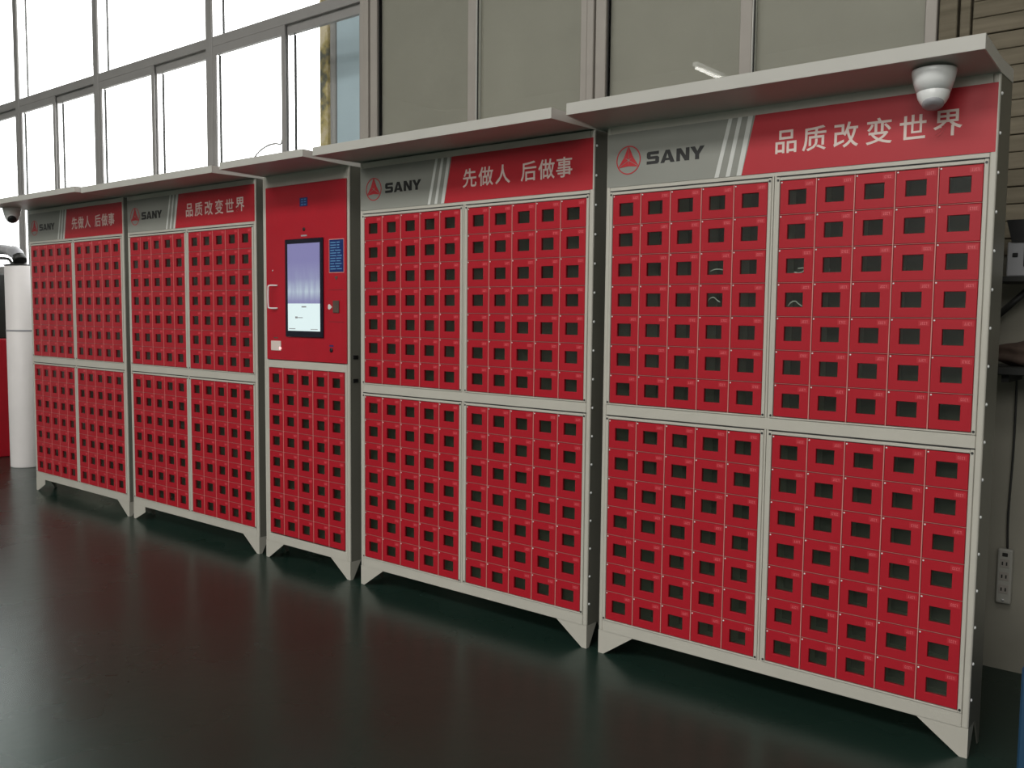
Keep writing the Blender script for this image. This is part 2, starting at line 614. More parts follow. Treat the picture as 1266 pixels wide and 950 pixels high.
def glyph(ch):
    """outline of one character from Blender's own font, as a flat mesh normalised to a unit box"""
    if ch in _glyphs:
        return _glyphs[ch]
    cu = bpy.data.curves.new('g', 'FONT')
    cu.body = ch
    cu.extrude = 0.02
    cu.offset = 0.0115
    cu.resolution_u = 3
    o = bpy.data.objects.new('g', cu)
    COL.objects.link(o)
    bpy.context.view_layer.update()
    me = bpy.data.meshes.new_from_object(o.evaluated_get(bpy.context.evaluated_depsgraph_get()))
    bpy.data.objects.remove(o)
    vs = [v.co.copy() for v in me.vertices]
    fs = [tuple(p.vertices) for p in me.polygons]
    bpy.data.meshes.remove(me)
    xs = [v.x for v in vs]
    ys = [v.y for v in vs]
    bb = (min(xs), max(xs), min(ys), max(ys))
    _glyphs[ch] = (vs, fs, bb)
    return _glyphs[ch]


def put_char(bm, ch, cx, cz, size, y, wscale=1.0):
    vs, fs, (a, b, c, d) = glyph(ch)
    s = size / 0.90
    mx, mz = (a + b) / 2, (c + d) / 2
    new = [bm.verts.new((cx + (v.x - mx) * s * wscale, y - v.z * 0.03, cz + (v.y - mz) * s)) for v in vs]
    for q in fs:
        try:
            bm.faces.new([new[i] for i in q])
        except ValueError:
            pass


WORD = {
    'S': [[(0, 0), (.86, 0), (1, .13), (1, .5), (.87, .62), (.30, .62), (.30, .76), (.97, .76), (.97, 1), (.12, 1), (0, .88), (0, .52), (.13, .40), (.70, .40), (.70, .24), (0, .24)]],
    'A': [[(0, 0), (.30, 0), (.38, .18), (.72, .18), (.80, 0), (1.12, 0), (.72, 1), (.40, 1)]],
    'N': [[(0, 0), (.28, 0), (.28, .62), (.66, 0), (1, 0), (1, 1), (.72, 1), (.72, .40), (.34, 1), (0, 1)]],
    'Y': [[(.37, 0), (.67, 0), (.67, .38), (1.06, 1), (.73, 1), (.53, .62), (.33, 1), (-.02, 1), (.37, .38)]],
}


def tri_prism(bm, pts, y0, y1):
    """filled (possibly concave) polygon with a little thickness"""
    prism_xz(bm, pts, y0, y1)


def wordmark(parent, x0, x1, z0, z1, y):
    bm = bmesh.new()
    total = 1.0 + .12 + 1.12 + .14 + 1.0 + .08 + 1.06
    sx = (x1 - x0) / total
    sz = z1 - z0
    cur = 0.0
    for ch, adv in (('S', 1.12), ('A', 1.26), ('N', 1.08), ('Y', 1.0)):
        for poly in WORD[ch]:
            tri_prism(bm, [(x0 + (cur + p[0]) * sx, z0 + p[1] * sz) for p in poly], y - 0.0012, y)
        cur += adv
    o = obj('wordmark', bm, 'black', parent)
    o['label'] = 'black wide bold lettering SANY'
    # counter of the A: small grey triangle set just proud
    bm = bmesh.new()
    c = x0 + 1.12 * sx
    prism_xz(bm, [(c + .455 * sx, z0 + .36 * sz), (c + .655 * sx, z0 + .36 * sz), (c + .555 * sx, z0 + .70 * sz)], y - 0.0018, y - 0.0012)
    obj('letter_counter', bm, 'greyprint', parent)


def emblem(parent, cx, cz, R_, y):
    bm = bmesh.new()
    n = 40
    for i in range(n):
        a0, a1 = 2 * math.pi * i / n, 2 * math.pi * (i + 1) / n
        ro, ri = R_, R_ * 0.925
        pts = [(cx + ro * math.cos(a0), cz + ro * math.sin(a0)), (cx + ro * math.cos(a1), cz + ro * math.sin(a1)),
               (cx + ri * math.cos(a1), cz + ri * math.sin(a1)), (cx + ri * math.cos(a0), cz + ri * math.sin(a0))]
        prism_xz(bm, pts, y - 0.0012, y)
    for k in range(3):
        a = math.radians(90 + 120 * k)
        tip = (cx + R_ * 0.97 * math.cos(a), cz + R_ * 0.97 * math.sin(a))
        for sgn in (-1, 1):
            b = a + sgn * math.radians(60)
            c0 = a + sgn * math.radians(25)
            p1 = (cx + R_ * 0.42 * math.cos(b), cz + R_ * 0.42 * math.sin(b))
            p0 = (cx + R_ * 0.05 * math.cos(c0), cz + R_ * 0.05 * math.sin(c0))
            tp = (tip[0] + sgn * 0.02 * R_ * -math.sin(a), tip[1] + sgn * 0.02 * R_ * math.cos(a))
            prism_xz(bm, [p0, p1, tp], y - 0.0012, y)
    o = obj('emblem', bm, 'emblem', parent)
    o['label'] = 'red ring emblem with a three-pointed star'


# ------------------------------------------------------------------ lockers
DEPTH = 0.155
BW = 0.6585          # width of one block of five compartments
B2 = 0.702           # left edge of the second block
PX = BW / 5
ZL0, ZL1, ZU0, ZU1 = 0.151, 0.989, 1.055, 1.894
PZ = (ZL1 - ZL0) / 7
G = 0.0017           # half gap


def door_mesh(px, pz):
    """compartment door: folded front plate with a rectangular opening, origin at its lower left corner"""
    x0, x1, z0, z1 = G + 0.0012, px - G, G + 0.0006, pz - G
    hx0, hx1 = px * 0.245, px * 0.735
    hz0, hz1 = pz * 0.285, pz * 0.71
    yf, yb, c = -0.003, 0.010, 0.0012
    R4 = lambda a, b, c_, d, y: [(a, y, c_), (b, y, c_), (b, y, d), (a, y, d)]
    V = R4(x0 + c, x1 - c, z0 + c, z1 - c, yf) + R4(x0, x1, z0, z1, yf + c) + R4(x0, x1, z0, z1, yb) \
        + R4(hx0 - c, hx1 + c, hz0 - c, hz1 + c, yf) + R4(hx0, hx1, hz0, hz1, yf + c) + R4(hx0, hx1, hz0, hz1, yb)
    F = []
    for i in range(4):
        j = (i + 1) % 4
        F += [(i, j, 12 + j, 12 + i), (4 + i, 4 + j, j, i), (8 + i, 8 + j, 4 + j, 4 + i),
              (12 + i, 12 + j, 16 + j, 16 + i), (16 + i, 16 + j, 20 + j, 20 + i), (20 + i, 20 + j, 8 + j, 8 + i)]
    me = mesh_from('door', V, F)
    me.materials.append(M['red'])
    pn = mesh_from('window_pane', R4(hx0, hx1, hz0, hz1, 0.004) + R4(hx0, hx1, hz0, hz1, 0.006),
                   [(0, 1, 2, 3), (7, 6, 5, 4), (0, 4, 5, 1), (1, 5, 6, 2), (2, 6, 7, 3), (3, 7, 4, 0)])
    pn.materials.append(M['pane'])
    return me, pn


def sticker_meshes(px, pz, n=4):
    """small red number sticker with worn pale strokes at the door's upper right corner"""
    out = []
    for v in range(n):
        rng = random.Random(v + 3)
        bm = bmesh.new()
        x0, x1, z0, z1 = px * 0.69, px * 0.95, pz * 0.79, pz * 0.935
        bx(bm, x0, x1, -0.0036, -0.003, z0, z1)
        k = 0
        cx = x0 + px * 0.045
        nf = len(bm.faces)
        for g in range(4):
            ww = px * 0.030
            kind = rng.randint(0, 3)
            zz0, zz1 = z0 + pz * 0.035, z1 - pz * 0.035
            if kind != 1:
                bx(bm, cx, cx + ww, -0.0040, -0.0036, zz1 - pz * 0.018, zz1)
            if kind != 3:
                bx(bm, cx, cx + ww, -0.0040, -0.0036, zz0, zz0 + pz * 0.018)
            bx(bm, cx + (ww * 0.5 if kind in (1, 3) else 0), cx + (ww * 0.5 if kind in (1, 3) else 0) + px * 0.011, -0.0040, -0.0036, zz0, zz1)
            cx += px * 0.044
        bm.faces.ensure_lookup_table()
        for i, fc in enumerate(bm.faces):
            fc.material_index = 0 if i < nf else 1
        me = bpy.data.meshes.new('number_sticker')
        bm.to_mesh(me)
        bm.free()
        me.materials.append(M['sticker'])
        me.materials.append(M['stickerink'])
        out.append(me)
    return out


def pin_mesh(px, pz):
    bm = bmesh.new()
    mt = Matrix.Translation((G + 0.006, -0.003, pz - G - 0.005)) @ Matrix.Rotation(math.radians(90), 4, 'X')
    lathe(bm, [(0.0030, -0.001), (0.0030, 0.0012), (0.0016, 0.0024)], 8, mt)
    me = bpy.data.meshes.new('hinge_pin')
    bm.to_mesh(me)
    bm.free()
    me.materials.append(M['whitep'])
    return me


DOOR, PANE = door_mesh(PX, PZ)
STICK = sticker_meshes(PX, PZ)
PIN = pin_mesh(PX, PZ)


def screw_mesh():
    bm = bmesh.new()
    lathe(bm, [(0.0042, 0.001), (0.0042, -0.0012), (0.002, -0.0022)], 10, Matrix.Rotation(math.radians(-90), 4, 'X') @ Matrix.Scale(-1, 4, (0, 0, 1)))
    me = bpy.data.meshes.new('screw')
    bm.to_mesh(me)
    bm.free()
    me.materials.append(M['dark'])
    return me


SCREW = screw_mesh()


def block(root, x0, z0, cols, rows, px, pz, detail, lip=True, meshes=None):
    """one framed block of compartments: egg-crate, lip frame, doors"""
    door_me, pane_me, st, pin = meshes
    x1, z1 = x0 + cols * px, z0 + rows * pz
    # egg-crate of sheet partitions and shelves with a back
    bm = bmesh.new()
    for c in range(cols + 1):
        xx = x0 + c * px
        bx(bm, xx - 0.0012, xx + 0.0012, 0.008, DEPTH - 0.012, z0, z1)
    for rr in range(rows + 1):
        zz = z0 + rr * pz
        bx(bm, x0, x1, 0.009, DEPTH - 0.012, zz - 0.0009, zz + 0.0009)
    obj('compartment_grid', bm, 'cell', root)
    bm = bmesh.new()
    for c in range(1, cols):
        xx = x0 + c * px
        bx(bm, xx - 0.0016, xx + 0.0014, -0.0028, 0.0035, z0, z1)
    for rr in range(1, rows):
        zz = z0 + rr * pz
        bx(bm, x0, x1, -0.0016, 0.0035, zz + 0.0002, zz + 0.0014)
    o = obj('partition_edging', bm, 'edge', root)
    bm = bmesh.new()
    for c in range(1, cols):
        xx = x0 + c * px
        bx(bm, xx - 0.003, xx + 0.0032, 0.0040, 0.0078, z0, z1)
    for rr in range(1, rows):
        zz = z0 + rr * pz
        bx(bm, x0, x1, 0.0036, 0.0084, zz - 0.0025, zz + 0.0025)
    obj('gap_shade_strip', bm, 'gasket', root)  # dark strips paint the shade in the gaps between doors
    o['label'] = 'thin partition edging between the doors, painted with a pink highlight'
    if lip:
        e = 0.013
        g = 0.0
        bm = bmesh.new()
        yf = -0.004
        bx(bm, x0 - e, x0, yf, 0.012, z0 - 0.006, z1 + e, bev=0.0015)
        bx(bm, x1, x1 + e, yf, 0.012, z0 - 0.006, z1 + e, bev=0.0015)
        bx(bm, x0, x1, yf, 0.012, z1 + 0.001, z1 + e - 0.001, bev=0.0015)
        bx(bm, x0, x1, yf, 0.012, z0 - 0.006, z0 - 0.0005, bev=0.0012)
        lipf = obj('block_frame', bm, 'frame', root)
        bm = bmesh.new()
        bx(bm, x0 - e, x1 + e, -0.0012, 0.010, z1 + e, z1 + e + 0.0038)
        gp = obj('shadow_gap_strip', bm, 'gasket', root)  # dark strip painted in for the shaded gap above the lip frame
        for (sx, sz) in ((x0 - e * .5, z1 + 0.002), (x1 + e * .5, z1 + 0.002), (x0 - e * .5, z0 + 0.004), (x1 + e * .5, z0 + 0.004)):
            s = bpy.data.objects.new('screw', SCREW)
            COL.objects.link(s)
            s.parent = lipf
            s.location = (sx, -0.0045, sz)
            s.scale = (1.0, 1.0, 1.0)
    for rr in range(rows):
        for c in range(cols):
            d = bpy.data.objects.new('door', door_me)
            COL.objects.link(d)
            d.parent = root
            d.location = (x0 + c * px, random.uniform(-0.0004, 0.0004), z0 + rr * pz)
            p = bpy.data.objects.new('window_pane', pane_me)
            COL.objects.link(p)
            p.parent = d
            if detail >= 1:
                s = bpy.data.objects.new('number_sticker', random.choice(st))
                COL.objects.link(s)
                s.parent = d
            if detail >= 2:
                s = bpy.data.objects.new('hinge_pin', pin)
                COL.objects.link(s)
                s.parent = d


def foot_front(x0, x1, sgn, step=False):
    bm = bmesh.new()
    if sgn < 0:
        pts = [(x0, 0), (x0 + 0.026, 0)] + ([(x0 + 0.150, 0.060), (x0 + 0.150, 0.098)] if step else [(x0 + 0.168, 0.098)]) + [(x0, 0.098)]
    else:
        pts = [(x1, 0), (x1, 0.098), (x1 - 0.161, 0.098), (x1 - 0.024, 0)]
    prism_xz(bm, pts, 0.0, 0.003)
    return bm


def foot_side(x, dx, back):
    bm = bmesh.new()
    if not back:
        pts = [(0.003, 0.0), (0.02, 0.0), (0.075, 0.098), (0.003, 0.098)]
    else:
        pts = [(DEPTH, 0.0), (DEPTH, 0.098), (DEPTH - 0.072, 0.098), (DEPTH - 0.017, 0.0)]
    prism_yz(bm, pts, x, x + dx)
    return bm


def carcass(root, W0, W1, step, ztop=2.165):
    """sides, back, top, bottom and the four gusset feet"""
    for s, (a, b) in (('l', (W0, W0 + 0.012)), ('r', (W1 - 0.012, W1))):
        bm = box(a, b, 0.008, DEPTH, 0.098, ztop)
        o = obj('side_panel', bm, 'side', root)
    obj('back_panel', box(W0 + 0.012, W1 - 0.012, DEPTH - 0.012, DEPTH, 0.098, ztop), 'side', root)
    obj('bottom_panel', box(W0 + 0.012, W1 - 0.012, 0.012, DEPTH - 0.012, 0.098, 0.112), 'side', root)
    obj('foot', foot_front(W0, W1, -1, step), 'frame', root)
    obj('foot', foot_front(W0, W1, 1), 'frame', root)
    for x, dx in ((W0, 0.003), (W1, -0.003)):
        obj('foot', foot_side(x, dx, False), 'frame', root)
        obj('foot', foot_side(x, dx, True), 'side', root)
    # rounded corner posts
    for (a, b) in ((W0, W0 + 0.019), (W1 - 0.022, W1)):
        obj('stile', box(a, b, -0.001, 0.016, 0.096, ztop, bev=0.006, seg=3), 'frame', root)
    obj('rail', box(W0 + 0.019, W1 - 0.022, 0.0, 0.014, 0.096, ZL0 - 0.0065, bev=0.0012), 'frame', root)


def canopy(root, x0, x1, yf, zb, zf, th=0.040):
    """projecting roof tray with a folded front lip and end caps"""
    bm = bmesh.new()
    prism_yz(bm, [(yf, zf), (yf, zf + th), (0.0, zb + th), (DEPTH, zb + th), (DEPTH, zb + 0.003), (0.0, zb + 0.003)], x0 + 0.004, x1 - 0.004)
    cn = obj('canopy', bm, 'canopy', root)
    for (a, b) in ((x0, x0 + 0.004), (x1 - 0.004, x1)):
        bm = bmesh.new()
        prism_yz(bm, [(yf, zf - 0.002), (yf, zf + th), (0.0, zb + th), (DEPTH, zb + th), (DEPTH, zb), (0.0, zb)], a, b)
        obj('end_cap', bm, 'cap', cn)
    obj('fascia', box(x0, x1, yf - 0.004, yf, zf - 0.002, zf + th + 0.001, bev=0.001), 'canopy', cn)


def header(root, slogan):
    hp = obj('header_panel', box(-0.014, 1.373, 0.001, 0.012, 1.911, 2.163), 'frame', root)
    hp['label'] = 'printed header board with emblem, wordmark and slogan'
    y = 0.001
    bm = bmesh.new()
    prism_xz(bm, [(-0.028, 1.925), (0.554, 1.925), (0.601, 2.134), (-0.028, 2.134)], y - 0.0022, y)
    o = obj('grey_field', bm, 'greyprint', hp)
    bm = bmesh.new()
    prism_xz(bm, [(0.554, 1.925), (1.389, 1.925), (1.389, 2.134), (0.601, 2.134)], y - 0.0026, y)
    o = obj('red_field', bm, 'redprint', hp)
    for (tl, tr, bl, br) in ((0.497, 0.512, 0.446, 0.463), (0.535, 0.550, 0.491, 0.508), (0.574, 0.592, 0.534, 0.553)):
        bm = bmesh.new()
        prism_xz(bm, [(bl, 1.925), (br, 1.925), (tr, 2.134), (tl, 2.134)], y - 0.0030, y - 0.0022)
        obj('slanted_stripe', bm, 'lightgrey', hp)
    emblem(hp, 0.070, 2.026, 0.056, y - 0.0022)
    wordmark(hp, 0.154, 0.402, 2.001, 2.049, y - 0.0022)
    for ch, cx in slogan:
        bm = bmesh.new()
        put_char(bm, ch, cx, 2.028, 0.080, y - 0.0028)
        o = obj('slogan_character', bm, 'letter', hp)
        o['label'] = 'pale printed character ' + ch


SL_A = list(zip('品质改变世界', (0.719, 0.820, 0.929, 1.038, 1.144, 1.249)))
SL_B = list(zip('先做人后做事', (0.713, 0.810, 0.909, 1.054, 1.151, 1.244)))


def locker(x, label, slogan, detail, step, roof):
    root = thing('phone_locker', (x, 0, 0), label, 'locker', 'red phone lockers along the window wall')
    carcass(root, -0.033, 1.395, step)
    obj('rail', box(-0.014, 1.373, 0.0, 0.014, ZL1 + 0.0168, ZU0 - 0.0065, bev=0.0012), 'frame', root)
    # centre stiles between the blocks, with a groove
    for (a, b) in ((ZL0 - 0.0065, ZL1 + 0.0168), (ZU0 - 0.0065, ZU1 + 0.0168)):
        bm = bmesh.new()
        bx(bm, BW + 0.013, BW + 0.0205, 0.0, 0.014, a, b, bev=0.001)
        bx(bm, BW + 0.0225, B2 - 0.013, 0.0, 0.014, a, b, bev=0.001)
        obj('stile', bm, 'frame', root)
    ms = (DOOR, PANE, STICK, PIN)
    for x0 in (0.0, B2):
        for z0 in (ZL0, ZU0):
            block(root, x0, z0, 5, 7, PX, PZ, detail, True, ms)
    header(root, slogan)
    canopy(root, *roof)
    if detail >= 2:
        for k in range(17):
            bm = bmesh.new()
            lathe(bm, [(0.0055, -0.001), (0.0055, 0.002), (0.0030, 0.0045)], 10, Matrix.Translation((1.395, 0.015, 0.19 + 0.1195 * k)) @ Matrix.Rotation(math.radians(90), 4, 'Y'))
            obj('rivet', bm, 'whitep', root)
    return root


L5X, L4X, L2X, L1X = 0.0, -1.4885, -3.8045, -5.2918
l5 = locker(L5X, 'nearest red locker cabinet, at the right end of the row, dome camera under its canopy', SL_A, 2, False,
            (-0.078, 1.397, -0.217, 2.160, 2.184, 0.042))
l4 = locker(L4X, 'red locker cabinet between the nearest one and the touch-screen kiosk, slogan split in two words', SL_B, 2, False,
            (-0.046, 1.390, -0.285, 2.166, 2.164, 0.038))
l2 = locker(L2X, 'red locker cabinet standing directly left of the touch-screen kiosk', SL_A, 1, True,
            (-0.088, 1.398, -0.275, 2.164, 2.163, 0.036))
l1 = locker(L1X, 'farthest red locker cabinet, at the left end of the row beside the white column', SL_B, 1, True,
            (-0.033, 1.393, -0.312, 2.166, 2.168, 0.034))

# ------------------------------------------------------------------ kiosk
KX = -2.341
kw = 0.735
kroot = thing('touchscreen_locker', (KX, 0, 0),
              'narrow red kiosk with an upright touch screen above small locker doors', 'locker', 'red phone lockers along the window wall')
carcass(kroot, 0.0, kw, False)
kb0, kpx = 0.043, (0.696 - 0.043) / 5
kz0, kz1 = ZL0, 1.099
kpz = (kz1 - kz0) / 8
kd, kp = door_mesh(kpx, kpz)
block(kroot, kb0, kz0, 5, 8, kpx, kpz, 1, False, (kd, kp, sticker_meshes(kpx, kpz), None))
obj('stile', box(0.019, kb0 - 0.001, 0.0, 0.014, ZL0 - 0.0065, 2.163, bev=0.0012), 'frame', kroot)
obj('stile', box(kb0 + 5 * kpx + 0.001, kw - 0.022, 0.0, 0.014, ZL0 - 0.0065, 2.163, bev=0.0012), 'frame', kroot)
obj('rail', box(kb0 - 0.001, kb0 + 5 * kpx + 0.001, 0.0, 0.014, kz1 + 0.001, 1.143, bev=0.0012), 'frame', kroot)
obj('rail', box(kb0 - 0.001, kb0 + 5 * kpx + 0.001, 0.0, 0.014, 2.100, 2.163, bev=0.0012), 'frame', kroot)
# service door, slightly proud, overlapping the stiles
panel = obj('service_door', box(0.038, 0.721, -0.008, -0.0012, 1.146, 2.098, bev=0.0015), 'red', kroot)
panel['label'] = 'plain red service door holding the screen'
PY = -0.008


def kbox(name, x0, x1, z0, z1, th, material, parent=panel, y=PY, bev=0.0):
    return obj(name, box(x0 - KX, x1 - KX, y - th, y, z0, z1, bev=bev), material, parent)


# screen housing and lit display
kbox('screen_bezel', -2.121, -1.800, 1.276, 1.806, 0.010, 'screenblack', bev=0.003)
kbox('screen_display', -2.095, -1.821, 1.310, 1.780, 0.0012, 'display', y=PY - 0.010)
bm = bmesh.new()
for (x0, x1, z0, z1) in ((-1.975, -1.935, 1.437, 1.444), (-2.030, -2.010, 1.378, 1.388), (-2.008, -1.965, 1.380, 1.384), (-2.085, -2.03, 1.319, 1.323), (-1.90, -1.84, 1.319, 1.322)):
    bx(bm, x0 - KX, x1 - KX, PY - 0.0118, PY - 0.0112, z0, z1)
obj('screen_caption', bm, 'greyp', panel)
# blue notice with pale lines
kbox('notice_border', -1.757, -1.637, 1.618, 1.794, 0.0008, 'edge')
kbox('notice_label', -1.753, -1.641, 1.622, 1.790, 0.0014, 'navy')
bm = bmesh.new()
rg = random.Random(5)
for k in range(11):
    zz = 1.778 - k * 0.0137
    x1 = -1.745 + rg.uniform(0.03, 0.05)
    bx(bm, -1.745 - KX, x1 - KX, PY - 0.0020, PY - 0.0014, zz - 0.005, zz)
    bx(bm, x1 + 0.008 - KX, -1.650 - rg.uniform(0, 0.025) - KX, PY - 0.0020, PY - 0.0014, zz - 0.005, zz)
obj('notice_print', bm, 'navyink', panel)
# down arrow below the notice
bm = bmesh.new()
prism_xz(bm, [(-1.715 - KX, 1.600), (-1.700 - KX, 1.578), (-1.685 - KX, 1.600)], PY - 0.0008, PY)
obj('arrow_print', bm, 'brown_box', panel)
# small numbered plate at the top
kbox('number_plate', -1.998, -1.932, 1.978, 2.024, 0.0015, 'navy')
bm = bmesh.new()
for (a, b, c, d) in ((-1.985, -1.968, 2.012, 2.017), (-1.985, -1.968, 1.999, 2.003), (-1.985, -1.968, 1.985, 1.989), (-1.960, -1.943, 2.012, 2.017), (-1.960, -1.943, 1.999, 2.003), (-1.960, -1.943, 1.985, 1.989)):
    bx(bm, a - KX, b - KX, PY - 0.0021, PY - 0.0015, c, d)
obj('plate_print', bm, 'navyink', panel)
# camera eye, lock cylinders, card reader
def disc(name, x, z, rad, th, material, parent=panel, y=PY):
    bm = bmesh.new()
    lathe(bm, [(rad, 0.0), (rad, th * 0.7), (rad * 0.7, th)], 16, Matrix.Translation((x - KX, y, z)) @ Matrix.Rotation(math.radians(90), 4, 'X'))
    return obj(name, bm, material, parent)


disc('camera_eye', -1.964, 1.856, 0.010, 0.004, 'blackp')
kbox('camera_caption', -1.99, -1.94, 1.818, 1.826, 0.0006, 'greyp')
disc('lock_cylinder', -1.741, 1.214, 0.012, 0.006, 'blackp')
kbox('lock_caption', -1.757, -1.725, 1.232, 1.240, 0.0006, 'navy')
disc('door_stud', -2.243, 1.640, 0.005, 0.003, 'rivet')
kbox('card_reader', -1.724, -1.676, 1.410, 1.474, 0.006, 'brown_box', bev=0.002)
bm = bmesh.new()
prism_xz(bm, [(-1.766 - KX, 1.432), (-1.757 - KX, 1.426), (-1.748 - KX, 1.430), (-1.733 - KX, 1.440), (-1.748 - KX, 1.451), (-1.757 - KX, 1.456), (-1.766 - KX, 1.450)], PY - 0.002, PY)
obj('pointer_sticker', bm, 'white', panel)
kbox('fingerprint_plate', -2.262, -2.172, 1.196, 1.251, 0.004, 'letter', bev=0.0015)
o = disc('status_light', -2.179, 1.210, 0.009, 0.006, mat('status_light_glow', (0.9, 0.5, 0.5), 0.3, emit=((1, 0.55, 0.55), 1.0)))
kbox('finger_caption', -2.24, -2.20, 1.264, 1.271, 0.0006, 'brown_box')
# faint inset panel lines round the reader
for zz in (1.528, 1.362):
    kbox('panel_groove', -1.760, -1.640, zz, zz + 0.002, 0.0004, 'dark')
# C-shaped pull handle
bm = bmesh.new()
hx = -2.240 - KX
tube(bm, spline([(hx + 0.04, PY, 1.558), (hx + 0.006, PY - 0.030, 1.557), (hx, PY - 0.034, 1.54), (hx, PY - 0.034, 1.45), (hx + 0.006, PY - 0.030, 1.433), (hx + 0.04, PY, 1.432)], 5), 0.0045, 8)
o = obj('handle', bm, 'whitep', panel)
o['label'] = 'thin white C-shaped pull handle'
for zz in (1.180, 1.057):
    obj('slot_cover', box(kw, kw + 0.004, 0.022, 0.055, zz - 0.010, zz + 0.010, bev=0.001), 'blackp', kroot)
canopy(kroot, 0.030, 0.738, -0.290, 2.160, 2.168, 0.034)


# ------------------------------------------------------------------ dome cameras
def dome_camera(x, y, z, label, turn, black_lens, tilt):
    t = thing('dome_camera', (x, y, z), label, 'camera', 'white dome cameras under the canopies')
    bm = bmesh.new()
    lathe(bm, [(0.063, 0.0), (0.064, -0.004), (0.0635, -0.012), (0.059, -0.034), (0.0495, -0.066)], 32)
    obj('housing', bm, 'whitep', t)
    # eyeball, tilted, with a cut shroud
    rot = Matrix.Rotation(turn, 4, 'Z') @ Matrix.Rotation(tilt, 4, 'X')
    tr = Matrix.Translation((0, 0, -0.062)) @ rot
    bm = bmesh.new()
    prof = [(0.048, 0.006)] + [(0.048 * math.cos(a), -0.060 * math.sin(a)) for a in [math.radians(q) for q in range(0, 60, 8)]]
    lathe(bm, prof, 32, tr)
    b = obj('eyeball', bm, 'whitep', t)
    bm = bmesh.new()
    lathe(bm, [(0.0492, 0.0072), (0.0506, 0.0058), (0.0506, 0.0034), (0.0492, 0.002)], 32, tr)
    obj('seam_ring', bm, 'greyp', t)
    bm = bmesh.new()
    lathe(bm, [(0.031, -0.038), (0.031, -0.0500), (0.024, -0.056), (0.012, -0.0585)], 24, tr)
    obj('lens', bm, 'blackp' if black_lens else 'greyp', b)
    return t


dome_camera(1.232, -0.112, 2.171, 'white dome camera hanging under the canopy of the nearest locker cabinet', math.radians(-164), False, math.radians(24))
dome_camera(-5.285, -0.135, 2.168, 'white dome camera with black lens under the farthest canopy at left', math.radians(-113), True, math.radians(58))

# ------------------------------------------------------------------ left end: column, hose arm, red machine
t = thing('white_column', (-6.53, 0.44, 0), 'white round column at the left end of the locker row', 'column')
bm = bmesh.new()
lathe(bm, [(0.134, 0.0), (0.136, 0.01), (0.136, 1.785), (0.130, 1.792)], 40)
obj('shaft', bm, 'drum', t)
bm = bmesh.new()
lathe(bm, [(0.137, 1.213), (0.1395, 1.216), (0.1395, 1.226), (0.137, 1.229)], 40)
obj('band', bm, 'greyp', t)

t = thing('hose_arm', (-6.53, 0.42, 1.792), 'dark grey curved hose arm resting on top of the white column', 'hose')
bm = bmesh.new()
tube(bm, spline([(-1.30, 0.12, 0.19), (-0.90, 0.10, 0.185), (-0.45, 0.05, 0.165), (-0.20, 0.02, 0.140), (-0.02, -0.01, 0.110), (0.06, -0.02, 0.060)], 6), [0.045] * 20 + [0.055] * 11, 14)
obj('hose', bm, 'greyp', t)
bm = bmesh.new()
tube(bm, spline([(-0.95, 0.10, 0.10), (-0.38, 0.05, 0.080), (-0.15, 0.0, 0.035), (-0.02, -0.02, 0.018)], 6), 0.013, 10)
obj('cable', bm, 'steel', t)
bm = bmesh.new()
tube(bm, [(0.045, -0.02, 0.085), (0.075, -0.02, 0.040)], [0.052, 0.056], 16)
obj('mouth_collar', bm, 'steel', t)
bm = bmesh.new()
lathe(bm, [(0.125, 0.0), (0.125, 0.008), (0.05, 0.022)], 24)
obj('base_plate', bm, 'steel', t)

t = thing('red_machine', (-7.75, 0.52, 0), 'red machine cabinet with a dark upper half at the far left edge', 'machine')
obj('lower_body', box(-0.55, 0.57, -0.18, 0.20, 0.0, 1.13, bev=0.01), 'red', t)
obj('upper_body', box(-0.55, 0.55, -0.17, 0.19, 1.13, 1.74, bev=0.01), 'steel', t)

# ------------------------------------------------------------------ right side: shelves, box, bag, power strip, blue cabinet
t = thing('wall_shelf', (1.24, 0.88, 1.57), 'black wall shelf with a diagonal brace beside the nearest locker cabinet', 'shelf')
obj('shelf_plate', box(0.02, 0.80, -0.26, 0.0, -0.02, 0.0, bev=0.002), 'steel', t)
bm = bmesh.new()
tube(bm, [(-0.01, -0.09, -0.17), (0.14, -0.09, -0.02)], 0.013, 8)
obj('brace', bm, 'steel', t)
obj('wall_rail', box(-0.02, 0.005, -0.02, 0.0, -0.30, 0.0), 'steel', t)

t = thing('equipment_box', (1.31, 0.72, 1.57), 'grey electrical box with a black flap lid on the upper wall shelf', 'box')
obj('case', box(0.0, 0.34, -0.09, 0.10, 0.0, 0.125, bev=0.004), 'greyp', t)
bm = bmesh.new()
prism_xz(bm, [(0.015, 0.125), (0.34, 0.125), (0.34, 0.205), (-0.005, 0.205)], -0.10, 0.08)
obj('lid', bm, 'blackp', t)
obj('socket_panel', box(0.055, 0.13, -0.094, -0.09, 0.035, 0.105, bev=0.001), 'blackp', t)
obj('knob', box(0.018, 0.036, -0.096, -0.09, 0.070, 0.085, bev=0.002), 'blackp', t)

